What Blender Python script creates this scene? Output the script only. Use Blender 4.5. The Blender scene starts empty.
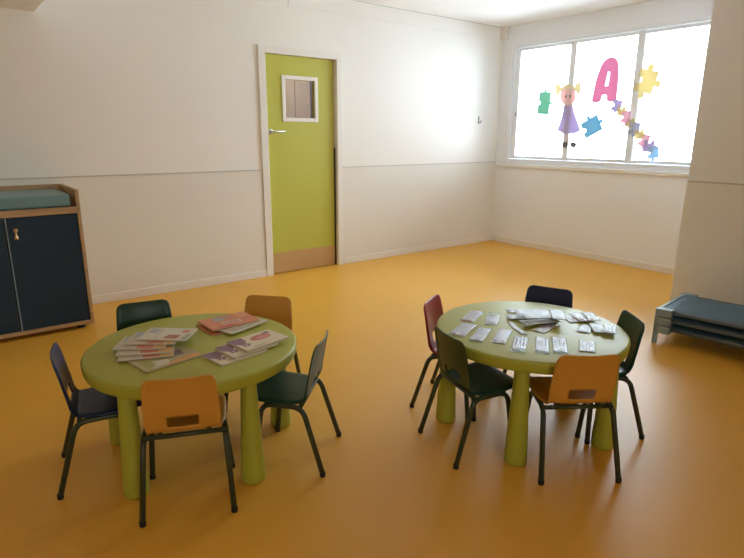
import bpy, bmesh, math, random
from mathutils import Vector, Matrix
R = math.radians
random.seed(7)
scene = bpy.context.scene
C = scene.collection

# ------------------------------------------------------------------ materials
def srgb(r, g, b):
    f = lambda c: (c/255/12.92) if c/255 <= .04045 else ((c/255+.055)/1.055)**2.4
    return (f(r), f(g), f(b), 1)

def mat(name, col, rough=.5, spec=.5, metal=0, coat=0, noise=None, bump=None, transl=None):
    """noise=(scale, amount): mottled colour; bump=(scale, strength)."""
    m = bpy.data.materials.new(name); m.use_nodes = True
    nt = m.node_tree; b = nt.nodes['Principled BSDF']
    b.inputs['Base Color'].default_value = col
    b.inputs['Roughness'].default_value = rough
    b.inputs['Specular IOR Level'].default_value = spec
    b.inputs['Metallic'].default_value = metal
    b.inputs['Coat Weight'].default_value = coat
    tc = nt.nodes.new('ShaderNodeTexCoord')
    if noise:
        n = nt.nodes.new('ShaderNodeTexNoise'); n.inputs['Scale'].default_value = noise[0]; n.inputs['Detail'].default_value = 6
        nt.links.new(tc.outputs['Object'], n.inputs['Vector'])
        mx = nt.nodes.new('ShaderNodeMix'); mx.data_type = 'RGBA'
        k = noise[1]
        mx.inputs[6].default_value = tuple(max(0, c*(1-k)) for c in col[:3])+(1,)
        mx.inputs[7].default_value = tuple(min(1, c*(1+k)) for c in col[:3])+(1,)
        nt.links.new(n.outputs['Fac'], mx.inputs[0]); nt.links.new(mx.outputs[2], b.inputs['Base Color'])
    if bump:
        n2 = nt.nodes.new('ShaderNodeTexNoise'); n2.inputs['Scale'].default_value = bump[0]; n2.inputs['Detail'].default_value = 3
        nt.links.new(tc.outputs['Object'], n2.inputs['Vector'])
        bp = nt.nodes.new('ShaderNodeBump'); bp.inputs['Strength'].default_value = bump[1]; bp.inputs['Distance'].default_value = .01
        nt.links.new(n2.outputs['Fac'], bp.inputs['Height']); nt.links.new(bp.outputs['Normal'], b.inputs['Normal'])
    return m

def wood(name, c1, c2, axis=(1, 14, 14), rough=.45):
    m = mat(name, c1, rough); nt = m.node_tree; b = nt.nodes['Principled BSDF']
    tc = nt.nodes.new('ShaderNodeTexCoord'); mp = nt.nodes.new('ShaderNodeMapping'); mp.inputs['Scale'].default_value = axis
    n = nt.nodes.new('ShaderNodeTexNoise'); n.inputs['Scale'].default_value = 4; n.inputs['Detail'].default_value = 8; n.inputs['Distortion'].default_value = .6
    r = nt.nodes.new('ShaderNodeValToRGB'); r.color_ramp.elements[0].color = c1; r.color_ramp.elements[1].color = c2
    r.color_ramp.elements[0].position = .35; r.color_ramp.elements[1].position = .65
    nt.links.new(tc.outputs['Object'], mp.inputs[0]); nt.links.new(mp.outputs[0], n.inputs['Vector'])
    nt.links.new(n.outputs['Fac'], r.inputs[0]); nt.links.new(r.outputs[0], b.inputs['Base Color'])
    return m

def glassy(name, tint=(1, 1, 1, 1), gloss=.06, rough=.02):
    m = bpy.data.materials.new(name); m.use_nodes = True; nt = m.node_tree; nt.nodes.clear()
    o = nt.nodes.new('ShaderNodeOutputMaterial'); t = nt.nodes.new('ShaderNodeBsdfTransparent'); t.inputs[0].default_value = tint
    g = nt.nodes.new('ShaderNodeBsdfGlossy'); g.inputs['Roughness'].default_value = rough
    fr = nt.nodes.new('ShaderNodeFresnel'); fr.inputs['IOR'].default_value = 1.45
    mx = nt.nodes.new('ShaderNodeMixShader')
    nt.links.new(fr.outputs[0], mx.inputs[0]); nt.links.new(t.outputs[0], mx.inputs[1]); nt.links.new(g.outputs[0], mx.inputs[2])
    nt.links.new(mx.outputs[0], o.inputs[0])
    return m

def film(name, col, trans):
    """coloured vinyl window film: reflects its colour and lets a little daylight through."""
    m = bpy.data.materials.new(name); m.use_nodes = True; nt = m.node_tree; nt.nodes.clear()
    o = nt.nodes.new('ShaderNodeOutputMaterial'); a = nt.nodes.new('ShaderNodeAddShader')
    d = nt.nodes.new('ShaderNodeBsdfDiffuse'); d.inputs[0].default_value = tuple(c*.75 for c in col[:3])+(1,)
    t = nt.nodes.new('ShaderNodeBsdfTranslucent'); t.inputs[0].default_value = tuple(c*trans for c in col[:3])+(1,)
    nt.links.new(d.outputs[0], a.inputs[0]); nt.links.new(t.outputs[0], a.inputs[1]); nt.links.new(a.outputs[0], o.inputs[0])
    return m

M = {}
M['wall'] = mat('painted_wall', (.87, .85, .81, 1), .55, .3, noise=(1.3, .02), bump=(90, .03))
M['wall_glare'] = mat('glare_tinted_wall', (.88, .91, .95, 1), .55, .3, noise=(1.3, .02), bump=(90, .03))  # wall paint with the window's bluish glare and brightness put into its colour
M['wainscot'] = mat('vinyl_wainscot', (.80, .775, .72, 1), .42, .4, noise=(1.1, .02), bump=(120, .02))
M['wainscot_lit'] = mat('lit_vinyl_wainscot', (.87, .885, .89, 1), .42, .4, noise=(1.1, .02), bump=(120, .02))  # same wainscot, made paler and cooler to carry the window-side light
M['ceiling'] = mat('ceiling_paint', (.90, .90, .89, 1), .8, .2)
M['trim'] = mat('white_trim', (.84, .81, .76, 1), .4, .4)
M['frame'] = mat('white_aluminium', (.86, .90, .95, 1), .35, .4)
M['rail'] = mat('rail_groove', (.58, .55, .49, 1), .5)
M['dark'] = mat('dark_gap', (.02, .018, .016, 1), .7)
M['floor'] = mat('yellow_vinyl_floor', (.80, .42, .048, 1), .40, .52, noise=(2.2, .05), bump=(14, .035))
M['door'] = mat('lime_door_laminate', (.53, .525, .085, 1), .4, .4, noise=(1.5, .02))
M['kick'] = mat('tan_kick_plate', (.56, .37, .18, 1), .38, .5, metal=.2, noise=(3, .04))
M['steel'] = mat('brushed_steel', (.62, .60, .56, 1), .3, .5, metal=1)
M['table'] = mat('lime_table_plastic', (.39, .40, .034, 1), .46, .75, noise=(3, .03), bump=(260, .015))
M['navy_door'] = mat('navy_laminate', (.010, .030, .062, 1), .45, .35, noise=(5, .1))
M['wood'] = wood('beech_board', srgb(170, 138, 102), srgb(190, 158, 120))
M['brass'] = mat('brass_pull', (.60, .42, .2, 1), .35, .5, metal=.7)
M['matteal'] = mat('teal_vinyl', srgb(112, 148, 154), .4, .4, noise=(8, .05), bump=(40, .08))
M['chair_green'] = mat('dark_green_plastic', (.007, .045, .022, 1), .38, .38, bump=(400, .02))
M['chair_navy'] = mat('navy_plastic', (.012, .022, .075, 1), .38, .38, bump=(400, .02))
M['chair_yellow'] = mat('amber_plastic', (.60, .285, .042, 1), .36, .5, bump=(400, .02))
M['chair_red'] = mat('red_plastic', (.34, .024, .03, 1), .34, .45, bump=(400, .02))
M['tube'] = mat('painted_steel_tube', (.042, .052, .025, 1), .36, .4, metal=.1)
M['rubber'] = mat('black_rubber', (.012, .01, .009, 1), .7)
M['paper'] = mat('paper_pages', (.74, .70, .60, 1), .7, .2)
M['cot_fabric'] = mat('blue_cot_mesh', (.12, .22, .31, 1), .6, .3, noise=(60, .12), bump=(300, .1))
M['cot_plastic'] = mat('blue_grey_plastic', (.26, .37, .45, 1), .4, .45)
M['cot_pole'] = mat('grey_cot_pole', (.10, .12, .14, 1), .35, .5)
M['glass'] = glassy('window_glass')
M['fill_glass'] = glassy('warm_fill_glass', (1, .94, .84, 1))  # tint added only to warm the fill from the unseen rear window
M['doorglass'] = glassy('door_glass', (.86, .86, .88, 1))
M['corridor'] = mat('corridor_paint', (.62, .55, .46, 1), .6)
M['beige'] = mat('beige_laminate', (.60, .50, .40, 1), .5)

# ------------------------------------------------------------------ mesh helpers
def obj(name, bm, m, parent=None, smooth=False, bevel=0, segs=2, solid=0, sub=0):
    me = bpy.data.meshes.new(name)
    bmesh.ops.recalc_face_normals(bm, faces=bm.faces)
    bm.to_mesh(me); bm.free()
    for mm in (m if isinstance(m, (list, tuple)) else [m]): me.materials.append(mm)
    o = bpy.data.objects.new(name, me); C.objects.link(o)
    if parent: o.parent = parent
    if smooth:
        for p in me.polygons: p.use_smooth = True
    if solid:
        s = o.modifiers.new('solid', 'SOLIDIFY'); s.thickness = solid; s.offset = 0
    if bevel:
        b = o.modifiers.new('bevel', 'BEVEL'); b.width = bevel; b.segments = segs; b.limit_method = 'ANGLE'; b.angle_limit = R(40)
    if sub:
        s = o.modifiers.new('sub', 'SUBSURF'); s.levels = sub; s.render_levels = sub
    return o

def tag(o, label=None, cat=None, group=None, kind=None):
    if label: o['label'] = label
    if cat: o['category'] = cat
    if group: o['group'] = group
    if kind: o['kind'] = kind
    return o

def empty(name, loc=(0, 0, 0), rz=0):
    o = bpy.data.objects.new(name, None); C.objects.link(o)
    o.empty_display_size = .1; o.location = loc; o.rotation_euler = (0, 0, rz)
    return o

def BM(): return bmesh.new()

def box(bm, x0, x1, y0, y1, z0, z1, mi=0):
    v = [bm.verts.new((x, y, z)) for x in (x0, x1) for y in (y0, y1) for z in (z0, z1)]
    for q in ((0, 1, 3, 2), (4, 6, 7, 5), (0, 4, 5, 1), (2, 3, 7, 6), (0, 2, 6, 4), (1, 5, 7, 3)):
        f = bm.faces.new([v[i] for i in q]); f.material_index = mi
    return bm

def bx(*a): return box(BM(), *a)

def lathe(bm, prof, n=48, c=(0, 0, 0), mi=0):
    rings = []
    for r, z in prof:
        if r < 1e-6: rings.append([bm.verts.new((c[0], c[1], c[2]+z))])
        else: rings.append([bm.verts.new((c[0]+r*math.cos(2*math.pi*i/n), c[1]+r*math.sin(2*math.pi*i/n), c[2]+z)) for i in range(n)])
    for a, b in zip(rings, rings[1:]):
        for i in range(n):
            j = (i+1) % n
            if len(a) == 1: f = bm.faces.new([a[0], b[i], b[j]])
            elif len(b) == 1: f = bm.faces.new([a[i], a[j], b[0]])
            else: f = bm.faces.new([a[i], a[j], b[j], b[i]])
            f.material_index = mi
    return bm

def smooth_path(pts, radius=.03, n=6):
    """round the corners of a polyline with quadratic arcs."""
    P = [Vector(p) for p in pts]; out = [P[0]]
    for a, b, c in zip(P, P[1:], P[2:]):
        r = min(radius, (a-b).length*.48, (c-b).length*.48)
        s = b+(a-b).normalized()*r; e = b+(c-b).normalized()*r
        for i in range(n+1):
            t = i/n; out.append(s*(1-t)**2+b*2*t*(1-t)+e*t*t)
    out.append(P[-1]); return out

def tube(bm, pts, r, n=12, mi=0):
    P = [Vector(p) for p in pts]; rings = []
    t0 = (P[1]-P[0]).normalized()
    nrm = t0.orthogonal().normalized()
    for i, p in enumerate(P):
        t = (P[min(i+1, len(P)-1)]-P[max(i-1, 0)]).normalized()
        nrm = (nrm-t*nrm.dot(t)).normalized(); bn = t.cross(nrm)
        rr = r[i] if isinstance(r, (list, tuple)) else r
        rings.append([bm.verts.new(p+(nrm*math.cos(2*math.pi*k/n)+bn*math.sin(2*math.pi*k/n))*rr) for k in range(n)])
    for a, b in zip(rings, rings[1:]):
        for k in range(n):
            f = bm.faces.new([a[k], a[(k+1) % n], b[(k+1) % n], b[k]]); f.material_index = mi; f.smooth = True
    for ring, rev in ((rings[0], 1), (rings[-1], 0)):
        f = bm.faces.new(ring[::-1] if rev else ring); f.material_index = mi
    return bm

def prism(bm, poly, d0, d1, fn, mi=0):
    """extrude a 2-D outline between two depths; fn(u, v, d) gives the 3-D point."""
    a = [bm.verts.new(fn(u, v, d0)) for u, v in poly]; b = [bm.verts.new(fn(u, v, d1)) for u, v in poly]
    n = len(poly)
    for i in range(n):
        f = bm.faces.new([a[i], a[(i+1) % n], b[(i+1) % n], b[i]]); f.material_index = mi
    for ring in (a[::-1], b):
        f = bm.faces.new(ring); f.material_index = mi
    return bm

def ellipse(cx, cy, rx, ry, n=24, rot=0):
    return [(cx+rx*math.cos(t)*math.cos(rot)-ry*math.sin(t)*math.sin(rot), cy+rx*math.cos(t)*math.sin(rot)+ry*math.sin(t)*math.cos(rot)) for t in [2*math.pi*i/n for i in range(n)]]

def struct(name, bm, m, parent=None, **k):
    o = obj(name, bm, m, parent, **k)
    if parent is None: o['kind'] = 'structure'
    return o

# ------------------------------------------------------------------ room shell
XL, YB, H = -9.0, -8.0, 2.613          # left wall, wall behind the camera, ceiling height
PX, PY = -1.30, -2.92                  # the projecting wall on the right: face and far corner
DX0, DX1, DH = -3.235, -2.465, 2.052   # door opening
WY0, WY1, WZ0, WZ1 = -.15, -2.80, 1.04, 2.39   # window opening
RAIL = 1.022

struct('floor', bx(XL-.2, .3, YB-.2, .12, -.1, 0), M['floor'])
struct('ceiling', bx(XL-.2, .3, YB-.2, .12, H, H+.1), M['ceiling'])
b = BM()
box(b, XL-.2, DX0-.012, 0, .12, 0, H); box(b, DX1+.012, .3, 0, .12, 0, H); box(b, DX0-.012, DX1+.012, 0, .12, DH+.012, H)
struct('wall_back', b, M['wall'])
b = BM()
box(b, 0, .26, WY0, .0, 0, H); box(b, 0, .26, YB, WY1, 0, H)
box(b, 0, .26, WY1, WY0, 0, WZ0); box(b, 0, .26, WY1, WY0, WZ1, H)
struct('wall_right', b, M['wall_glare'])
struct('wall_projecting', bx(PX, -.002, YB, PY, 0, H), M['wall_glare'])
struct('wall_left', bx(XL-.2, XL, YB, 0, 0, H), M['wall'])
BWX0, BWX1, BWZ0, BWZ1 = -6.85, -5.55, 1.0, 2.0
b = BM()
box(b, XL-.2, BWX0, YB-.2, YB, 0, H); box(b, BWX1, .3, YB-.2, YB, 0, H)
box(b, BWX0, BWX1, YB-.2, YB, 0, BWZ0); box(b, BWX0, BWX1, YB-.2, YB, BWZ1, H)
struct('wall_front', b, M['wall'])
# wainscot: a slightly proud protective sheet up to the rail line, with its thin dark top joint
W_T = .006
b = BM(); box(b, XL, DX0-.075, -W_T, -.0005, .07, RAIL-.006); box(b, DX1+.072, -W_T, -W_T, -.0005, .07, RAIL-.006)
struct('trim_1', b, M['wainscot'])
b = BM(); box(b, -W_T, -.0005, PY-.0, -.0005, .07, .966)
struct('trim_2', b, M['wainscot_lit'])
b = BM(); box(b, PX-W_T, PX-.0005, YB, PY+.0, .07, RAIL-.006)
struct('trim_3', b, M['wainscot_lit'])
b = BM(); box(b, XL, DX0-.075, -.010, -.0005, RAIL-.005, RAIL+.004); box(b, DX1+.072, -.02, -.010, -.0005, RAIL-.005, RAIL+.004)
struct('trim_4', b, M['rail'])
b = BM(); box(b, PX-.010, PX-.0005, YB, PY, RAIL-.005, RAIL+.004)
struct('trim_5', b, M['rail'])
# skirting
b = BM(); box(b, XL, DX0-.075, -.013, -.0005, 0, .07); box(b, DX1+.072, -.014, -.013, -.0005, 0, .07)
struct('baseboard_back', b, M['trim'], bevel=.004)
struct('baseboard_right', bx(-.013, -.0005, PY, -.0005, 0, .07), M['trim'], bevel=.004)
struct('baseboard_projecting', bx(PX-.013, PX-.0005, YB, PY, 0, .07), M['trim'], bevel=.004)
# boxed band along the top of the door wall (two lengths with a dark joint) and the beam at the left
b = BM(); box(b, -4.999, -2.985, -.008, -.0005, 2.472, H-.006); box(b, -2.975, -.07, -.008, -.0005, 2.472, H-.006)
box(b, -.07, -.0065, -.085, -.0005, 2.472, H-.0005)
struct('trim_6', b, M['wall'])
b = BM(); box(b, -2.984, -2.976, -.006, -.0005, 2.472, H-.006); box(b, -4.99, -.07, -.007, -.0005, H-.006, H)
struct('trim_7', b, M['rail'])
struct('ceiling_beam', bx(-5.60, -5.005, YB, -.0005, 2.165, H-.001), M['ceiling'])

# ------------------------------------------------------------------ door
door = tag(empty('door_1', (0, 0, 0)), kind='structure')
b = BM()
box(b, DX0-.07, DX0, -.018, -.0005, 0, DH+.06); box(b, DX1, DX1+.065, -.018, -.0005, 0, DH+.06); box(b, DX0, DX1, -.018, -.0005, DH, DH+.06)
box(b, DX0-.012, DX0, -.0005, .12, 0, DH); box(b, DX1, DX1+.012, -.0005, .12, 0, DH); box(b, DX0-.012, DX1+.012, -.0005, .12, DH, DH+.012)
obj('door_frame', b, M['trim'], door, bevel=.003)
LY0, LY1 = .03, .07
GX0, GX1, GZ0, GZ1 = -3.02, -2.70, 1.498, 1.842       # glazed opening
b = BM()
L0, L1, LT = DX0+.003, DX1-.016, DH-.003
box(b, L0, GX0, LY0, LY1, .006, LT); box(b, GX1, L1, LY0, LY1, .006, LT); box(b, GX0, GX1, LY0, LY1, .006, GZ0); box(b, GX0, GX1, LY0, LY1, GZ1, LT)
obj('door_leaf', b, M['door'], door)
b = BM(); w = .036
box(b, GX0-w, GX0, LY0-.012, LY0-.0005, GZ0-w, GZ1+w); box(b, GX1, GX1+w, LY0-.012, LY0-.0005, GZ0-w, GZ1+w)
box(b, GX0, GX1, LY0-.012, LY0-.0005, GZ0-w, GZ0); box(b, GX0, GX1, LY0-.012, LY0-.0005, GZ1, GZ1+w)
gf = obj('glazing_frame', b, M['trim'], door, bevel=.003)
obj('pane', bx(GX0+.0005, GX1-.0005, .048, .052, GZ0+.0005, GZ1-.0005), M['doorglass'], gf)
obj('kick_plate', bx(L0+.004, L1-.002, LY0-.003, LY0-.0003, .008, .213), M['kick'], door)
obj('edge_seal', bx(DX1-.014, DX1-.001, LY0-.01, LY1, .004, 1.215), M['dark'], door)
b = BM()
lathe(b, [(0, 0), (.026, 0), (.028, .003), (.028, .007), (.024, .010), (0, .010)], 24)
b.transform(Matrix.Translation((DX0+.045, LY0, 1.368)) @ Matrix.Rotation(R(90), 4, 'X'))
hs = obj('handle_rose', b, M['steel'], door, smooth=True)
b = BM(); tube(b, smooth_path([(DX0+.045, LY0-.009, 1.368), (DX0+.045, LY0-.055, 1.368), (DX0+.175, LY0-.055, 1.370)], .018), .0095)
obj('lever', b, M['steel'], hs)
# corridor behind the door
b = BM()
box(b, -4.4, -.9, 1.5, 1.6, 0, H); box(b, -4.5, -4.4, .121, 1.6, 0, H); box(b, -.9, -.8, .121, 1.6, 0, H)
struct('wall_corridor', b, M['corridor'])
struct('floor_corridor', bx(-4.5, -.8, .121, 1.6, -.1, 0), M['floor'])
struct('ceiling_corridor', bx(-4.5, -.8, .121, 1.6, H, H+.1), M['ceiling'])
cup = tag(empty('corridor_cupboard', (-2.1, 1.34, 0)), 'beige cupboard with a slatted vent seen through the green door\'s glass', 'cupboard')
obj('body', bx(-.62, .34, 0, .155, 0, 2.3), M['beige'], cup)
obj('plain_panel', bx(-.61, -.075, -.02, -.001, .06, 2.28), M['beige'], cup)
lv = obj('cupboard_door', bx(-.06, .145, -.02, -.001, .06, 2.28), M['beige'], cup)
b = BM()
for k in range(4): box(b, -.035, .12, -.027, -.0205, 1.89+k*.045, 1.902+k*.045)
obj('vent_slat', b, M['rail'], lv)
b = BM(); lathe(b, [(0, 0), (.006, 0), (.006, .012), (.012, .018), (.012, .025), (0, .03)], 16)
b.transform(Matrix.Translation((.105, -.0205, 1.69)) @ Matrix.Rotation(R(90), 4, 'X'))
obj('knob', b, M['steel'], lv, smooth=True)
obj('post', bx(.155, .19, -.03, -.001, 0, 2.29), mat('grey_post', (.16, .15, .17, 1), .5), cup)

# ------------------------------------------------------------------ windows
win = tag(empty('window_1', (0, 0, 0)), kind='structure')
FX0, FX1 = .016, .085
b = BM(); f = .045
box(b, FX0-.012, FX1, WY0-f, WY0-.0005, WZ0+.0005, WZ1-.0005); box(b, FX0-.012, FX1, WY1+.0005, WY1+f, WZ0+.0005, WZ1-.0005)
box(b, FX0-.012, FX1, WY1+f, WY0-f, WZ0+.0005, WZ0+.03); box(b, FX0-.012, FX1, WY1+f, WY0-f, WZ1-.03, WZ1-.0005)
obj('window_frame', b, M['frame'], win, bevel=.003)
for (y0, y1, x0) in ((-.196, -1.012, .030), (-.945, -1.772, .018), (-1.705, -2.754, .030)):
    b = BM(); s0, s1 = .072, .036; a, c = WZ0+.031, WZ1-.031
    x1 = x0+.011
    box(b, x0, x1, y0-s0, y0, a, c); box(b, x0, x1, y1, y1+s0, a, c); box(b, x0, x1, y1+s0, y0-s0, a, a+s1); box(b, x0, x1, y1+s0, y0-s0, c-s1, c)
    sash = obj('sash', b, M['frame'], win, bevel=.002)
    obj('pane', bx(x0+.003, x0+.007, y1+s0+.0005, y0-s0-.0005, a+s1+.0005, c-s1-.0005), M['glass'], sash)
b = BM(); box(b, FX0-.002, FX0+.004, -.255, -.248, 1.58, 1.62)
obj('latch', b, M['dark'], win)
obj('window_sill', bx(-.028, -.0005, PY+.002, -.012, .966, 1.005), M['trim'], win, bevel=.006)

win2 = tag(empty('fill_window', (0, 0, 0)), kind='structure')  # added out of view behind the camera as a source of fill light
b = BM(); yy0, yy1 = YB-.12, YB-.06; xm = (BWX0+BWX1)/2
for x0, x1 in ((BWX0+.0005, BWX0+.06), (BWX1-.06, BWX1-.0005), (xm-.03, xm+.03)): box(b, x0, x1, yy0, yy1, BWZ0+.0005, BWZ1-.0005)
box(b, BWX0+.06, BWX1-.06, yy0, yy1, BWZ0+.0005, BWZ0+.06); box(b, BWX0+.06, BWX1-.06, yy0, yy1, BWZ1-.06, BWZ1-.0005)
obj('window_frame', b, M['frame'], win2)
for x0, x1 in ((BWX0+.061, xm-.031), (xm+.031, BWX1-.061)):
    obj('pane', bx(x0, x1, YB-.092, YB-.088, BWZ0+.061, BWZ1-.061), M['fill_glass'], win2)

# ------------------------------------------------------------------ window stickers (flat vinyl shapes on the room side)
def sticker(name, label, cat, cy, cz, polys, group=None):
    """polys: list of (part name, material, outline in metres: u to the right as seen from the room, v up, layer)."""
    o = empty(name, (.012, cy, cz)); tag(o, label, cat, group)
    for pn, m, poly, ly in polys:
        b = BM(); d = -.0012*ly-.0003
        prism(b, poly, d, d-.001, lambda u, v, w: (w, -u, v))
        obj(pn, b, m, o)
    return o
T_ = .215
F = {k: film(k+'_film', c, T_) for k, c in dict(green=(.34, .72, .58, 1), pink=(.86, .40, .62, 1), yellow=(.92, .84, .52, 1), blue=(.30, .62, .78, 1), lilac=(.66, .58, .82, 1), rose=(.90, .64, .76, 1), skin=(.95, .73, .72, 1), hair=(.92, .86, .62, 1), shoe=(.24, .25, .28, 1), sky=(.52, .76, .92, 1), slate=(.58, .62, .78, 1)).items()}

def puzzle(w, h, rot, tabs, r=.26):
    """jigsaw outline; tabs for the four sides (bottom, right, top, left): 1 knob, -1 hollow, 0 plain."""
    out = []; c = [(-w/2, -h/2), (w/2, -h/2), (w/2, h/2), (-w/2, h/2)]
    for i in range(4):
        a = Vector(c[i]); e = Vector(c[(i+1) % 4]); d = (e-a); L = d.length; d.normalize(); n = Vector((d.y, -d.x)); out.append(a)
        if tabs[i]:
            k = r*min(w, h)*.78; s = tabs[i]
            for t in range(-130, 131, 20):
                t = R(t); out.append(a+d*(L/2+k*.62*math.sin(t))+n*s*(k*.42+k*.62*math.cos(t)))
    cr, sr = math.cos(rot), math.sin(rot)
    return [(p.x*cr-p.y*sr, p.x*sr+p.y*cr) for p in out]

sticker('puzzle_sticker', 'green jigsaw piece sticker on the left pane of the window', 'sticker', -.655, 1.715,
        [('piece', F['green'], puzzle(.165, .25, R(-4), (0, 1, 1, -1)), 1)], 'jigsaw stickers on the window')
sticker('puzzle_sticker', 'blue jigsaw piece sticker on the window between the girl and the letter', 'sticker', -1.29, 1.445,
        [('piece', F['blue'], puzzle(.215, .18, R(28), (0, 1, 1, -1)), 1)], 'jigsaw stickers on the window')
sticker('puzzle_sticker', 'yellow jigsaw piece sticker across the window bar right of the pink letter', 'sticker', -1.835, 1.875,
        [('piece', F['yellow'], puzzle(.20, .215, R(-15), (1, 1, 1, -1), .36), 1)], 'jigsaw stickers on the window')
# letter A
def letter_a():
    b = BM(); hw, hh = .125, .205
    outer = [(-.145, -.195), (-.128, -.218), (-.065, -.222), (-.034, -.20), (-.026, -.15), (.022, -.15), (.030, -.20), (.060, -.222), (.122, -.218), (.142, -.195),
             (.140, .0), (.132, .12), (.110, .185), (.065, .222), (.01, .228), (-.045, .20), (-.085, .13), (-.12, .0)]
    hole = [(-.004, -.055), (.028, -.055), (.034, .05), (.028, .085), (.018, .08), (.006, .02)]
    for d in (0, -.0012):
        vo = [b.verts.new((d, -u, v)) for u, v in outer]; vh = [b.verts.new((d, -u, v)) for u, v in hole]
        eo = [b.edges.new((vo[i], vo[(i+1) % len(vo)])) for i in range(len(vo))]; eh = [b.edges.new((vh[i], vh[(i+1) % len(vh)])) for i in range(len(vh))]
        bmesh.ops.triangle_fill(b, edges=eo+eh, use_beauty=True)
    return b
o = obj('letter_sticker', letter_a(), F['pink']); o.location = (.012, -1.405, 1.915)
tag(o, 'big pink letter A sticker on the middle window pane', 'sticker')
# girl
def G(cx, cz): return lambda L: [(u, v) for u, v in L]
girl_polys = [
    ('dress', F['lilac'], [(-.055, -.01), (.055, -.01), (.075, -.10), (.150, -.30), (.07, -.33), (-.07, -.33), (-.150, -.295), (-.08, -.12)], 1),
    ('head', F['skin'], ellipse(0, .08, .105, .105), 2),
    ('hair', F['hair'], [(-.165, .225), (-.125, .205), (-.105, .225), (-.085, .175), (-.045, .20), (0, .208), (.045, .20), (.085, .175), (.105, .225), (.125, .205), (.165, .225), (.160, .12), (.120, .07), (.098, .125), (.04, .155), (-.04, .155), (-.098, .125), (-.120, .07), (-.160, .12)], 3),
    ('eye', F['shoe'], ellipse(-.028, .075, .010, .018, 10), 3), ('eye', F['shoe'], ellipse(.028, .075, .010, .018, 10), 3),
    ('leg', F['skin'], [(-.038, -.43), (-.030, -.43), (-.026, -.3255), (-.034, -.3255)], 1), ('leg', F['skin'], [(.030, -.43), (.038, -.43), (.034, -.3255), (.026, -.3255)], 1),
    ('shoe', F['shoe'], ellipse(-.050, -.45, .042, .032, 14), 2), ('shoe', F['shoe'], ellipse(.054, -.45, .042, .032, 14), 2)]
girl_polys = [(p, m, [(u+(.1-v)*.125, v) for u, v in pl], ly) for p, m, pl, ly in girl_polys]
sticker('girl_sticker', 'sticker of a fair pigtailed girl in a lilac dress on the window', 'sticker', -.965, 1.70, girl_polys)
# the slanting chain of small pieces
chain = [('lilac', 'lilac', 'just under the pink letter'), ('yellow', 'pale yellow', 'below the topmost lilac one'), ('rose', 'rose', 'above the window bar'), ('yellow', 'pale yellow', 'touching the window bar'),
         ('slate', 'slate blue', 'on the window bar'), ('yellow', 'pale yellow', 'right below the window bar'), ('rose', 'rose', 'third from its bottom'), ('lilac', 'lilac', 'second from its bottom'), ('sky', 'sky blue', 'at its bottom end')]
for i, (k, cn, where) in enumerate(chain):
    t = i/(len(chain)-1)
    s = .112 if k != 'yellow' else .09
    sticker('puzzle_sticker', f'small {cn} jigsaw sticker in the slanting window row, {where}', 'sticker', -1.555-.445*t, 1.655-.465*t,
            [('piece', F[k], puzzle(s, s*1.05, R(-10+7*(i % 3)), (0, 1, -1, 0) if i % 2 else (1, 0, 0, -1), .3), 1+(i % 3))], 'slanting row of small jigsaw stickers')

# small hook on the wall
hk = tag(empty('wall_hook', (-.368, 0, 1.53)), 'tiny grey hook on the white wall left of the window', 'hook')
obj('plate', bx(-.008, .008, -.005, -.0005, -.045, .045), M['cot_pole'], hk, bevel=.002)
b = BM(); tube(b, smooth_path([(0, -.005, -.03), (.0, -.03, -.034), (.012, -.035, 0)], .01), .0045, 8)
obj('prong', b, M['cot_pole'], hk)

# ------------------------------------------------------------------ changing cabinet
cab = tag(empty('changing_cabinet', (-5.42, 0, 0)), 'wooden changing cabinet with navy doors standing against the left of the wall', 'cabinet')
CW = .445; Y0, Y1 = -.60, -.016
b = BM(); box(b, CW-.022, CW, Y0, Y1, .03, .975); obj('side_panel', b, M['wood'], cab, bevel=.002)
b = BM(); box(b, -CW, -CW+.022, Y0, Y1, .03, .975); obj('side_panel', b, M['wood'], cab, bevel=.002)
obj('top_board', bx(-CW+.0225, CW-.0225, Y0, Y1, .818, .862), M['wood'], cab, bevel=.002)
obj('bottom_board', bx(-CW+.0225, CW-.0225, Y0, Y1, .03, .058), M['wood'], cab, bevel=.002)
obj('back_panel', bx(-CW+.0225, CW-.0225, Y1-.012, Y1-.001, .0585, .8175), M['wood'], cab)
obj('back_rim', bx(-CW+.0225, CW-.0225, Y1-.02, Y1-.001, .8625, .975), M['wood'], cab)
for s in (-1, 1):
    x0, x1 = (.003, CW-.025) if s > 0 else (-CW+.025, -.003)
    dr = obj('door', bx(x0, x1, Y0+.004, Y0+.022, .061, .815), M['navy_door'], cab, bevel=.0015)
    if s > 0: obj('edge_band', bx(x0, x0+.006, Y0+.0025, Y0+.0038, .061, .815), M['cot_plastic'], dr)
    hx = .052*s
    b = BM()
    tube(b, [(hx, Y0-.010, .675+.012*k) for k in range(7)], [.011, .014, .008, .006, .008, .014, .011], 12)
    tube(b, [(hx, Y0+.004, .684), (hx, Y0-.012, .684)], .005, 8); tube(b, [(hx, Y0+.004, .738), (hx, Y0-.012, .738)], .005, 8)
    obj('handle', b, M['brass'], dr)
for x in (-CW+.08, CW-.08):
    for y in (Y0+.06, Y1-.06):
        b = BM(); lathe(b, [(0, 0), (.028, 0), (.028, .0295), (0, .0295)], 18, (x, y, 0)); obj('foot', b, M['rubber'], cab)
mt = obj('changing_mat', bx(-CW+.03, CW-.05, Y0+.012, Y1-.03, .8635, .945), M['matteal'], bevel=.016, segs=4, smooth=False)
mt.location = (-5.42, 0, 0)
tag(mt, 'teal padded changing mat lying on top of the navy cabinet', 'changing mat')

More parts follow.
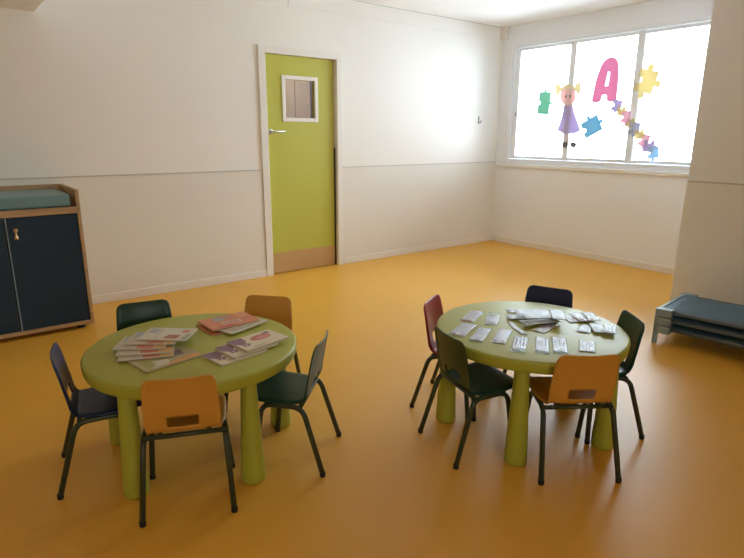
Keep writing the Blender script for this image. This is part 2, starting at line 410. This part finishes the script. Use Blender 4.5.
# ------------------------------------------------------------------ tables
TR, TH = .429, .48
def make_table(x, y, a0, label):
    t = tag(empty('play_table', (x, y, 0), R(a0)), label, 'table', 'round green play tables')
    pr = [(0, TH), (TR-.012, TH), (TR-.005, TH-.002), (TR-.001, TH-.006), (TR, TH-.012), (TR-.003, TH-.04), (TR-.006, TH-.05), (TR-.012, TH-.053), (TR-.025, TH-.053), (TR-.03, TH-.035), (0, TH-.033)]
    b = BM(); lathe(b, pr, 96); o = obj('tabletop', b, M['table'], t, smooth=True)
    o.modifiers.new('edge', 'EDGE_SPLIT').split_angle = R(50)
    for k in range(5):
        a = R(72*k); rr = .372
        b = BM(); lathe(b, [(0, 0), (.040, 0), (.046, .005), (.048, .014), (.0475, .03), (.044, .12), (.036, .28), (.0305, .42), (.0305, TH-.0335), (0, TH-.0335)], 28, (rr*math.cos(a), rr*math.sin(a), 0))
        lo = obj('leg', b, M['table'], t, smooth=True); lo.modifiers.new('edge', 'EDGE_SPLIT').split_angle = R(50)
    return t
LT_, RT_ = (-4.9605, -2.5947), (-3.6408, -3.3134)
make_table(*LT_, -7, 'round green plastic table covered with picture books')
make_table(*RT_, -2.9, 'round green plastic table covered with plastic packets')

# ------------------------------------------------------------------ chairs
def shell_grid():
    """profile from the top of the back down round the bend to the front of the seat: (y, z, half width)."""
    key = [(.022, .533, .119), (.032, .505, .122), (.042, .46, .126), (.051, .41, .129), (.060, .365, .130), (.069, .331, .128), (.086, .306, .126), (.114, .3015, .134), (.16, .3025, .145), (.22, .306, .147), (.27, .311, .147), (.308, .313, .144), (.328, .307, .141), (.339, .296, .139)]
    P = []
    for i in range(len(key)-1):
        for k in range(4):
            t = k/4
            p0, p1, p2, p3 = key[max(i-1, 0)], key[i], key[i+1], key[min(i+2, len(key)-1)]
            P.append(tuple(.5*(2*b_+(c_-a_)*t+(2*a_-5*b_+4*c_-d_)*t*t+(3*b_-a_-3*c_+d_)*t**3) for a_, b_, c_, d_ in zip(p0, p1, p2, p3)))
    P.append(key[-1]); return P
PROF = shell_grid()
ARC = [0]
for a, c in zip(PROF, PROF[1:]): ARC.append(ARC[-1]+math.hypot(c[0]-a[0], c[1]-a[1]))
def shell_bm(i0, i1, slot=False):
    b = BM(); NU = 24; rows = []
    for i in range(i0, i1+1):
        y, z, w = PROF[i]; s = ARC[i]; e = ARC[-1]-s; w0 = w
        for d, r in ((s, .030), (e, .035)):
            if d < r: w -= r-math.sqrt(max(0, r*r-(r-d)**2))
        a, c = PROF[max(i-1, 0)], PROF[min(i+1, len(PROF)-1)]
        ty, tz = c[0]-a[0], c[1]-a[1]; L = math.hypot(ty, tz); ny, nz = -tz/L, ty/L     # normal towards the sitter / up
        isback = max(0, min(1, (.26-s)/.1))
        row = []
        for k in range(NU+1):
            u = -1+2*k/NU
            q = u*w/w0
            dish = (.012*isback+.004*(1-isback))*q*q                  # gentle hollow
            lip = -.006*max(0, (abs(q)-.86)/.14)**2                    # edge rolled back
            row.append(b.verts.new((u*w, y+ny*(dish+lip), z+nz*(dish+lip))))
        rows.append(row)
    for i, (ra, rb) in enumerate(zip(rows, rows[1:])):
        for k in range(NU):
            if slot:
                zc = PROF[i0+i][1]; uc = -1+2*(k+.5)/NU
                if .334 < zc < .378 and abs(uc) < .40: continue
            f = b.faces.new([ra[k], ra[k+1], rb[k+1], rb[k]]); f.smooth = True
    return b
BEND = 24
def make_chair(m):
    t = empty('school_chair')
    obj('backrest', shell_bm(0, BEND, True), m, t, smooth=True, solid=.0055)
    obj('seat', shell_bm(BEND, len(PROF)-1), m, t, smooth=True, solid=.0055)
    tr = .0108
    for s in (-1, 1):
        full = smooth_path([(s*.157, 0, .010), (s*.141, .082, .2885), (s*.132, .252, .2885), (s*.155, .290, .010)], .045, 6)
        i1, i2 = 4, len(full)-5
        b = BM(); tube(b, full[:i1+1], tr); lg = obj('leg', b, M['tube'], t)
        b = BM(); lathe(b, [(0, 0), (.0108, 0), (.0116, .003), (.0116, .018), (.0108, .020), (0, .020)], 14, (s*.157, 0, 0)); obj('foot_cap', b, M['rubber'], lg, smooth=True)
        b = BM(); tube(b, full[i1:i2+1], tr); obj('seat_rail', b, M['tube'], t)
        b = BM(); tube(b, full[i2:], tr); lg = obj('leg', b, M['tube'], t)
        b = BM(); lathe(b, [(0, 0), (.0108, 0), (.0116, .003), (.0116, .018), (.0108, .020), (0, .020)], 14, (s*.155, .290, 0)); obj('foot_cap', b, M['rubber'], lg, smooth=True)
    b = BM(); tube(b, [(-.138, .094, .2855), (.138, .094, .2855)], .0095); cb = obj('crossbar', b, M['tube'], t)
    for s in (-1, 1):
        b = BM(); box(b, s*.085-.009, s*.085+.009, .088, .106, .2935, .2995); obj('bracket', b, M['tube'], cb)
    b = BM(); tube(b, [(-.132, .235, .2865), (.132, .235, .2865)], .0095); obj('crossbar', b, M['tube'], t)
    return t
def dup(root):
    r = root.copy(); C.objects.link(r)
    for ch in list(root.children):
        c = ch.copy(); C.objects.link(c); c.parent = r
        for g in list(ch.children):
            d = g.copy(); C.objects.link(d); d.parent = c
    return r
CH = [('chair_yellow', (-5.178, -3.039), (.387, .92), 'amber plastic school chair, its back to the camera, before the book table', 'L'),
      ('chair_navy', (-5.492, -2.479), (.978, -.206), 'navy school chair at the left side of the book table', 'L'),
      ('chair_green', (-4.545, -3.003), (-.69, .723), 'dark green school chair at the right side of the book table', 'L'),
      ('chair_green', (-4.995, -1.992), (-.2, -.98), 'dark green school chair behind the book table, nearest the cabinet', 'L'),
      ('chair_yellow', (-4.432, -2.280), (-.74, -.67), 'amber school chair tucked behind the far side of the book table', 'L'),
      ('chair_red', (-3.8345, -2.8127), (.4535, -.8913), 'red school chair at the packet table', 'R'),
      ('chair_green', (-4.1493, -3.2477), (.9671, -.2545), 'dark green school chair at the left of the packet table, before the red one', 'R'),
      ('chair_yellow', (-3.8700, -3.7698), (.5695, .8220), 'amber plastic school chair, its back to the camera, before the packet table', 'R'),
      ('chair_green', (-3.2423, -3.6274), (-.7743, .6328), 'dark green school chair at the right of the packet table, toward the cots', 'R'),
      ('chair_navy', (-3.1142, -3.0597), (-.9310, -.3650), 'navy school chair behind the packet table', 'R')]
proto = {}
for mk, (x, y), (fx, fy), label, g in CH:
    if mk in proto: o = dup(proto[mk])
    else: o = proto[mk] = make_chair(M[mk])
    o.location = (x, y, 0); o.rotation_euler = (0, 0, math.atan2(-fx, fy))
    tag(o, label, 'chair', 'school chairs round the book table' if g == 'L' else 'school chairs round the packet table')

# ------------------------------------------------------------------ picture books on the left table
PC = {}
def pm(c):
    if c not in PC: PC[c] = mat('print_%02x%02x%02x' % c, srgb(*c), .35, .4)
    return PC[c]
def book(label, cx, cy, z, ang, w, d, th, cover, prints, tilt=(0, 0), group='picture books on the green table'):
    """a thin picture book lying flat: w along its own x, d along its own y; prints: (colour, outline as fractions)."""
    o = empty('picture_book', (cx, cy, z), R(ang)); o.rotation_euler = (R(tilt[0]), R(tilt[1]), R(ang)); tag(o, label, 'book', group)
    cm = pm(cover); ct = .0008
    b = BM()
    box(b, -w/2, w/2, -d/2, d/2, 0, ct); box(b, -w/2, w/2, -d/2, d/2, th-ct, th); box(b, -w/2, w/2, d/2-.0012, d/2, ct, th-ct)
    obj('cover', b, cm, o)
    obj('pages', bx(-w/2+.002, w/2-.002, -d/2+.002, d/2-.0015, ct+.0001, th-ct-.0001), M['paper'], o)
    if prints:
        b = BM(); ms = []
        for k, (c, poly) in enumerate(prints):
            m = pm(c)
            if m not in ms: ms.append(m)
            prism(b, [((u-.5)*w, (v-.5)*d) for u, v in poly], th+.0001+.00008*k, th+.00018+.00008*k, lambda u, v, q: (u, v, q), ms.index(m))
        obj('cover_picture', b, ms, o)
    return o
rect = lambda a, b_, c, d: [(a, b_), (c, b_), (c, d), (a, d)]
T0 = TH+.0004
flower = lambda cx, cy, r: [(cx+(r*(1+.32*math.cos(5*t)))*.8*math.cos(t), cy+(r*(1+.32*math.cos(5*t)))*1.15*math.sin(t)) for t in [2*math.pi*i/40 for i in range(40)]]
CREAM = (214, 202, 178)
fl = [((132, 96, 120), [(0.0, .60), (.10, .45), (.27, .62), (.30, .97), (.0, 1.0)]), ((120, 78, 108), flower(.16, .40, .10)), ((196, 160, 172), ellipse(.16, .40, .035, .05, 14))]
oval = [((196, 108, 92), ellipse(.60, .62, .23, .20, 28, .1)), ((214, 138, 140), ellipse(.64, .58, .14, .14, 24)), ((120, 112, 128), [(.70, .80), (.86, .90), (.92, .80), (.84, .72)]), ((150, 130, 110), rect(.20, .10, .46, .13))]
book('cream picture book with a purple flower, bottom of the fanned three', -4.868, -2.805, T0, 9, .215, .145, .007, CREAM, fl+[((176, 160, 130), rect(.15, .12, .4, .15))])
book('cream picture book with a purple flower, middle of the fanned three', -4.806, -2.782, T0+.0081, 9, .215, .145, .007, CREAM, fl+[((176, 160, 130), rect(.2, .12, .4, .15))])
book('cream picture book with a red oval picture, on top of the fanned three', -4.745, -2.765, T0+.0162, 11, .215, .145, .007, (218, 206, 182), fl+oval)
# orange books with the white title box, white one sticking out below
book('orange picture book at the bottom of the pile by the amber chair', -4.748, -2.462, T0, 2, .24, .17, .005, (196, 118, 70), [((180, 92, 60), rect(.05, .06, .9, .14))])
book('white picture book sticking out to the right under the orange one', -4.712, -2.50, T0+.0061, 18, .22, .15, .006, (206, 202, 182), [((160, 170, 170), rect(.08, .08, .62, .16)), ((190, 120, 100), rect(.1, .22, .4, .27))])
glyph = []
for k in range(5):
    x = .325+k*.068
    glyph += [((176, 52, 52), rect(x, .26, x+.018, .42)), ((176, 52, 52), rect(x+.032, .25, x+.048, .40)), ((176, 52, 52), rect(x+.014, .31+.02*(k % 3), x+.028, .34+.02*(k % 3)))]
book('orange picture book with a white title box, on top of its pile', -4.737, -2.445, T0+.0132, 2, .235, .165, .006, (208, 124, 82),
     [((160, 158, 160), [(.24, .62), (.46, .58), (.50, .92), (.28, .97)]), ((190, 140, 110), [(.44, .75), (.70, .60), (.62, .97), (.46, .97)]), ((224, 204, 184), rect(.30, .22, .70, .47)), ((196, 66, 62), rect(.16, .02, .46, .15)), ((216, 142, 100), [(.72, .45), (.98, .60), (.98, .98), (.70, .98)])]+glyph)
# the fan of magazines on the left
mag = lambda s: [((188, 170, 150), rect(.04, .05, .42, .9)), ((190, 104, 76), [(.45, .04), (.80, .04), (.72, .32), (.42, .28)]), ((206, 160, 80), [(.75, .04), (.99, .04), (.99, .42), (.80, .36)]), ((140, 120, 120), ellipse(.62, .62, .13, .17, 18)), ((150, 160, 168), [(.05, .55), (.30, .5), (.34, .95), (.05, .97)])]
book('large magazine with an orange edge, lowest under the fanned magazines', -5.108, -2.690, T0, 10, .235, .155, .006, (170, 160, 112), [((208, 148, 78), [(.30, .02), (.98, .02), (.99, .28), (.55, .22)]), ((118, 100, 104), [(.58, .48), (.80, .42), (.86, .80), (.66, .88)]), ((200, 196, 176), [(.15, .10), (.45, .12), (.50, .40), (.25, .52)]), ((150, 150, 70), [(.08, .20), (.22, .16), (.28, .62), (.10, .72)])])
book('magazine with the pale spine lowest in the fan by the table\'s left', -5.150, -2.595, T0+.0073, -22, .205, .145, .0048, (196, 190, 172), mag(0))
book('magazine second from the bottom in the fan of magazines', -5.143, -2.560, T0+.0129, -27, .205, .145, .0048, (198, 190, 170), mag(1))
book('magazine third from the bottom in the fan of magazines', -5.138, -2.515, T0+.0185, -34, .205, .145, .0048, (194, 186, 168), mag(2))
book('magazine just below the topmost white one in the fan of magazines', -5.090, -2.500, T0+.0241, -36, .205, .145, .0048, (190, 184, 168), mag(3))
book('white magazine on top of the fan, with blue and orange pictures', -5.035, -2.500, T0+.0297, -40, .205, .145, .0048, (206, 200, 184), [((160, 166, 176), [(.06, .55), (.26, .5), (.26, .9), (.06, .92)]), ((204, 128, 82), ellipse(.82, .72, .09, .12, 16)), ((168, 98, 84), [(.48, .12), (.78, .10), (.80, .40), (.55, .42)]), ((180, 172, 160), rect(.30, .15, .34, .85)), ((160, 160, 130), [(.86, .05), (.99, .05), (.99, .5), (.90, .5)])])

# ------------------------------------------------------------------ plastic packets on the right table
def sleeve_mat():
    m = bpy.data.materials.new('clear_plastic_sleeve'); m.use_nodes = True; nt = m.node_tree; nt.nodes.clear()
    o = nt.nodes.new('ShaderNodeOutputMaterial'); t = nt.nodes.new('ShaderNodeBsdfTransparent'); t.inputs[0].default_value = (.93, .94, .93, 1)
    g = nt.nodes.new('ShaderNodeBsdfGlossy'); g.inputs['Roughness'].default_value = .16
    n = nt.nodes.new('ShaderNodeTexNoise'); n.inputs['Scale'].default_value = 28; n.inputs['Detail'].default_value = 4; n.inputs['Distortion'].default_value = 1.5
    tc = nt.nodes.new('ShaderNodeTexCoord'); bp = nt.nodes.new('ShaderNodeBump'); bp.inputs['Strength'].default_value = .55; bp.inputs['Distance'].default_value = .01
    mx = nt.nodes.new('ShaderNodeMixShader'); lw = nt.nodes.new('ShaderNodeLayerWeight'); lw.inputs[0].default_value = .32
    mr = nt.nodes.new('ShaderNodeMapRange'); mr.inputs['To Min'].default_value = .015; mr.inputs['To Max'].default_value = .14
    nt.links.new(tc.outputs['Object'], n.inputs['Vector']); nt.links.new(n.outputs['Fac'], bp.inputs['Height'])
    nt.links.new(bp.outputs['Normal'], g.inputs['Normal']); nt.links.new(bp.outputs['Normal'], lw.inputs['Normal'])
    nt.links.new(lw.outputs['Facing'], mr.inputs[0]); nt.links.new(mr.outputs[0], mx.inputs[0])
    nt.links.new(t.outputs[0], mx.inputs[1]); nt.links.new(g.outputs[0], mx.inputs[2]); nt.links.new(mx.outputs[0], o.inputs[0])
    return m
M['sleeve'] = sleeve_mat()
M['card'] = mat('white_card', (.58, .57, .60, 1), .45, .4, noise=(30, .04))
M['ink_red'] = mat('red_ink', (.42, .10, .07, 1), .5); M['ink_grey'] = mat('grey_ink', (.05, .055, .05, 1), .5); M['ink_lilac'] = mat('lilac_ink', (.26, .25, .34, 1), .5)
def packet(label, cx, cy, z, ang, L, w, card=(.08, .95), ink='grey', seed=0, bend=0, group='plastic packets on the round table'):
    """clear plastic sleeve (L along its own x) with white cards inside, ink at the x=0 end."""
    rnd = random.Random(seed)
    o = tag(empty('card_packet', (cx, cy, z), R(ang)), label, 'packet', group)
    b = BM(); NX, NY = 14, 6; grids = []
    for top in (1, 0):
        g = []
        for i in range(NX+1):
            row = []
            for j in range(NY+1):
                u, v = i/NX, j/NY
                e = (min(u, 1-u)*6, min(v, 1-v)*4)
                puff = max(0, min(1, e[0]))*max(0, min(1, e[1]))
                h = (.0036+.0020*puff+rnd.uniform(-.0008, .0008)*puff) if top else .0006
                if top and puff == 0: h = .0014
                row.append(b.verts.new(((u-.5)*L, (v-.5)*w+bend*math.sin(u*math.pi), h)))
            g.append(row)
        grids.append(g)
        for i in range(NX):
            for j in range(NY):
                f = b.faces.new([g[i][j], g[i+1][j], g[i+1][j+1], g[i][j+1]]); f.smooth = True
    a, c = grids
    rim = [(i, 0) for i in range(NX)]+[(NX, j) for j in range(NY)]+[(i, NY) for i in range(NX, 0, -1)]+[(0, j) for j in range(NY, 0, -1)]
    for k in range(len(rim)):
        p, q = rim[k], rim[(k+1) % len(rim)]
        b.faces.new([a[p[0]][p[1]], a[q[0]][q[1]], c[q[0]][q[1]], c[p[0]][p[1]]])
    obj('sleeve', b, M['sleeve'], o)
    b = BM(); x0, x1 = (card[0]-.5)*L, (card[1]-.5)*L; n = 8
    sh = lambda x: bend*math.sin((x/L+.5)*math.pi)
    for k in range(n):
        p, q = x0+(x1-x0)*k/n, x0+(x1-x0)*(k+1)/n
        prism(b, [(p, -w*.42+sh(p)), (q, -w*.42+sh(q)), (q, w*.42+sh(q)), (p, w*.42+sh(p))], .0012, .0030, lambda u, v, d: (u, v, d))
    bmesh.ops.remove_doubles(b, verts=b.verts, dist=1e-5)
    cd = obj('card', b, M['card'], o)
    b = BM(); xm = x0+.02*L
    for k in range(9):
        x = (rnd.uniform(.03, .22)-.5)*L; v = rnd.uniform(-.40, .20)*w; l = rnd.uniform(.008, .016)
        box(b, x, x+rnd.uniform(.005, .012), v+sh(x), v+l+sh(x), .0031+.00002*k, .00325+.00002*k)
    for k in range(3):
        v = (-.22+.22*k+rnd.uniform(-.05, .05))*w; x = (.36+rnd.uniform(0, .1)-.5)*L
        if not bend and ink != 'red': box(b, x, x+rnd.uniform(.35, .5)*L, v, v+.0035, .0031, .0033)
    obj('print', b, M['ink_'+ink], cd)
    return o
PK = [('white packet with red print, nearest the red chair', -3.743, -3.049, 23, .20, .072, (.16, .97), 'red'),
      ('half empty clear packet with dark print beside the pile of packets', -3.690, -3.133, 36, .195, .066, (.02, .62), 'grey'),
      ('white packet with red print at the table\'s left edge by the green chair', -3.925, -3.158, 22, .205, .082, (.16, .97), 'red'),
      ('thick white packet third along the table\'s left edge from the red chair', -3.907, -3.249, 28, .20, .064, (.10, .97), 'lilac'),
      ('packet with shiny white end fourth along the left edge', -3.846, -3.320, 29, .20, .062, (.04, .97), 'red'),
      ('short white packet with a dark clear end, above the front table leg', -3.866, -3.431, 33, .20, .063, (.26, .97), 'grey'),
      ('narrow curved white strip packet lying apart from the pile', -3.700, -3.292, 61, .19, .026, (.05, .97), 'lilac'),
      ('striped white packet, left of the pair before the amber chair', -3.797, -3.494, 36, .205, .060, (.16, .98), 'grey'),
      ('striped white packet, right of the pair before the amber chair', -3.739, -3.540, 37, .21, .066, (.14, .98), 'grey'),
      ('square white packet alone at the right, just past the amber chair', -3.654, -3.615, 32, .145, .070, (.04, .98), 'lilac')]
for i, (l, x, y, a, L, w, c, ink) in enumerate(PK):
    packet(l, x, y, T0, a, L, w, c, ink, i, .012 if 'curved' in l else 0)
PILE = 'pile of packets in the middle of the round table'
PS = [('packet lying at the back of the pile, behind the others toward the navy chair', -3.455, -3.165, T0, -40, .22, .07),
      ('packet lowest at the left of the pile, below the wide white one', -3.555, -3.228, T0, -37, .17, .055),
      ('packet lowest at the front of the pile, its end toward the amber chair', -3.595, -3.368, T0, 8, .17, .07),
      ('packet lowest at the right of the pile, below the slanting one', -3.462, -3.305, T0+.0002, 40, .11, .055),
      ('wide white packet second layer at the left of the pile', -3.545, -3.240, T0+.0068, -38, .225, .075),
      ('white packet second layer at the front of the pile, crossing the lowest ones', -3.575, -3.320, T0+.0136, -22, .20, .075),
      ('bluish white packet across the top middle of the pile', -3.515, -3.260, T0+.0204, -40, .21, .07),
      ('thin packet on the pile, just in front of the bluish one', -3.540, -3.310, T0+.0272, -32, .19, .055),
      ('white packet slanting over the pile\'s right end', -3.475, -3.345, T0+.0340, 40, .16, .068)]
for i, (l, x, y, z, a, L, w) in enumerate(PS): packet(l, x, y, z, a, L, w, (.05, .96), ['lilac', 'grey'][i % 2], 20+i, 0, PILE)
PG = [('pinkish white packet, lowest of the three by the navy chair', -3.385, -3.350, T0, 62, .14, .062),
      ('pinkish white packet, middle one of the three by the navy chair', -3.345, -3.385, T0+.0068, 54, .145, .062),
      ('pinkish white packet, topmost of the three by the navy chair', -3.315, -3.425, T0+.0136, 46, .14, .062)]
PH = [('bluish packet beside the right green chair, left one of the loose three', -3.463, -3.487, T0, 20, .125, .064),
      ('bluish packet beside the right green chair, middle of the loose three', -3.425, -3.525, T0+.0068, 44, .135, .062),
      ('bluish packet beside the right green chair, right one of the loose three', -3.410, -3.575, T0+.0136, 28, .130, .060)]
for i, (l, x, y, z, a, L, w) in enumerate(PG+PH): packet(l, x, y, z, a, L, w, (.05, .96), ['red', 'grey'][i // 3], 40+i, 0, 'loose packets at the right of the round table')

# ------------------------------------------------------------------ stacked cots
def make_cot():
    """low stackable cot: local origin at its far front corner, x across the width, -y along the length."""
    W_, L_ = .56, 1.30
    t = empty('sleeping_cot')
    pz = .105
    for x in (.035, W_-.035):
        b = BM(); tube(b, [(x, -.03, pz), (x, -L_+.03, pz)], .0135, 14); obj('side_pole', b, M['cot_pole'], t)
    b = BM(); nx, ny = 10, 24; g = []
    for i in range(nx+1):
        row = []
        for j in range(ny+1):
            u, v = i/nx, j/ny
            sag = -.012*math.sin(u*math.pi)*math.sin(v*math.pi)
            ex = abs(u-.5)*2
            row.append(b.verts.new((.022+(W_-.044)*u, -.035-(L_-.07)*v, pz+.016+sag-(.022*max(0, ex-.9)/.1))))
        g.append(row)
    for i in range(nx):
        for j in range(ny):
            f = b.faces.new([g[i][j], g[i+1][j], g[i+1][j+1], g[i][j+1]]); f.smooth = True
    obj('sling', b, M['cot_fabric'], t, solid=.004)
    for yy, s in ((0, -1), (-L_, 1)):
        b = BM()
        y0, y1 = sorted((yy, yy+s*.034))
        box(b, .05, W_-.05, y0+.004, y1-.004, pz-.022, pz+.02)
        e = obj('end_rail', b, M['cot_plastic'], t, bevel=.006)
        for x0, x1 in ((0, .06), (W_-.06, W_)):
            b = BM()
            yo = sorted((yy, yy+s*.10))
            box(b, x0, x1, yo[0], yo[1], pz-.030, pz+.020)
            xa, xb = (x0, x0+.022) if x0 == 0 else (x1-.022, x1)
            box(b, xa, xb, *sorted((yy, yy+s*.03)), pz-.105, pz-.030)
            obj('corner_foot', b, M['cot_plastic'], e, bevel=.004)
    return t
c0 = make_cot(); ang = R(7)
cots = [c0, dup(c0), dup(c0)]
for k, (c, l) in enumerate(zip(cots, ('blue sleeping cot at the bottom of the stack, its feet on the floor', 'blue sleeping cot in the middle of the stack by the wall', 'blue sleeping cot on top of the stack by the right wall'))):
    c.location = (-2.075, -3.165, .0575*k); c.rotation_euler = (0, 0, ang)
    tag(c, l, 'cot', 'stacked sleeping cots')

# ------------------------------------------------------------------ light
w = bpy.data.worlds.new('overcast_sky'); scene.world = w; w.use_nodes = True
bg = w.node_tree.nodes['Background']; bg.inputs[0].default_value = (.74, .89, 1, 1); bg.inputs[1].default_value = 17.5
def portal(name, loc, rot, sx, sy):
    d = bpy.data.lights.new(name, 'AREA'); d.shape = 'RECTANGLE'; d.size = sx; d.size_y = sy; d.cycles.is_portal = True
    o = bpy.data.objects.new(name, d); C.objects.link(o); o.location = loc; o.rotation_euler = rot
portal('window_portal', (.20, (WY0+WY1)/2, (WZ0+WZ1)/2), (0, R(90), 0), WZ1-WZ0, WY0-WY1)
portal('fill_window_portal', ((BWX0+BWX1)/2, YB-.15, (BWZ0+BWZ1)/2), (R(90), 0, 0), BWX1-BWX0, BWZ1-BWZ0)
d = bpy.data.lights.new('corridor_fill', 'AREA'); d.size = .4; d.energy = 13; d.color = (1, .94, .86)  # unseen light added to brighten the corridor behind the door glass
o = bpy.data.objects.new('corridor_fill', d); C.objects.link(o); o.location = (-2.4, .7, H-.02)

# ------------------------------------------------------------------ camera
cd = bpy.data.cameras.new('camera'); cam = bpy.data.objects.new('camera', cd); C.objects.link(cam)
yaw, pit, rol, f = .6588, .2520, .0052, 555.34
cd.sensor_width = 36; cd.lens = 36*f/744; cd.clip_start = .05
fw = Vector((math.cos(pit)*math.sin(yaw), math.cos(pit)*math.cos(yaw), -math.sin(pit)))
r = Vector((math.cos(yaw), -math.sin(yaw), 0)); u = r.cross(fw)
r2 = r*math.cos(rol)+u*math.sin(rol); u2 = -r*math.sin(rol)+u*math.cos(rol)
mw = Matrix((( r2.x, u2.x, -fw.x, -5.7148), (r2.y, u2.y, -fw.y, -4.7947), (r2.z, u2.z, -fw.z, 1.3341), (0, 0, 0, 1)))
cam.matrix_world = mw; scene.camera = cam
vs = scene.view_settings; vs.view_transform = 'Standard'; vs.look = 'None'; vs.gamma = 1; vs.use_curve_mapping = False; vs.exposure = 0
scene.cycles.use_denoising = True
scene.cycles.max_bounces = 14; scene.cycles.diffuse_bounces = 10; scene.cycles.glossy_bounces = 4; scene.cycles.transparent_max_bounces = 16
scene.cycles.sample_clamp_indirect = 10
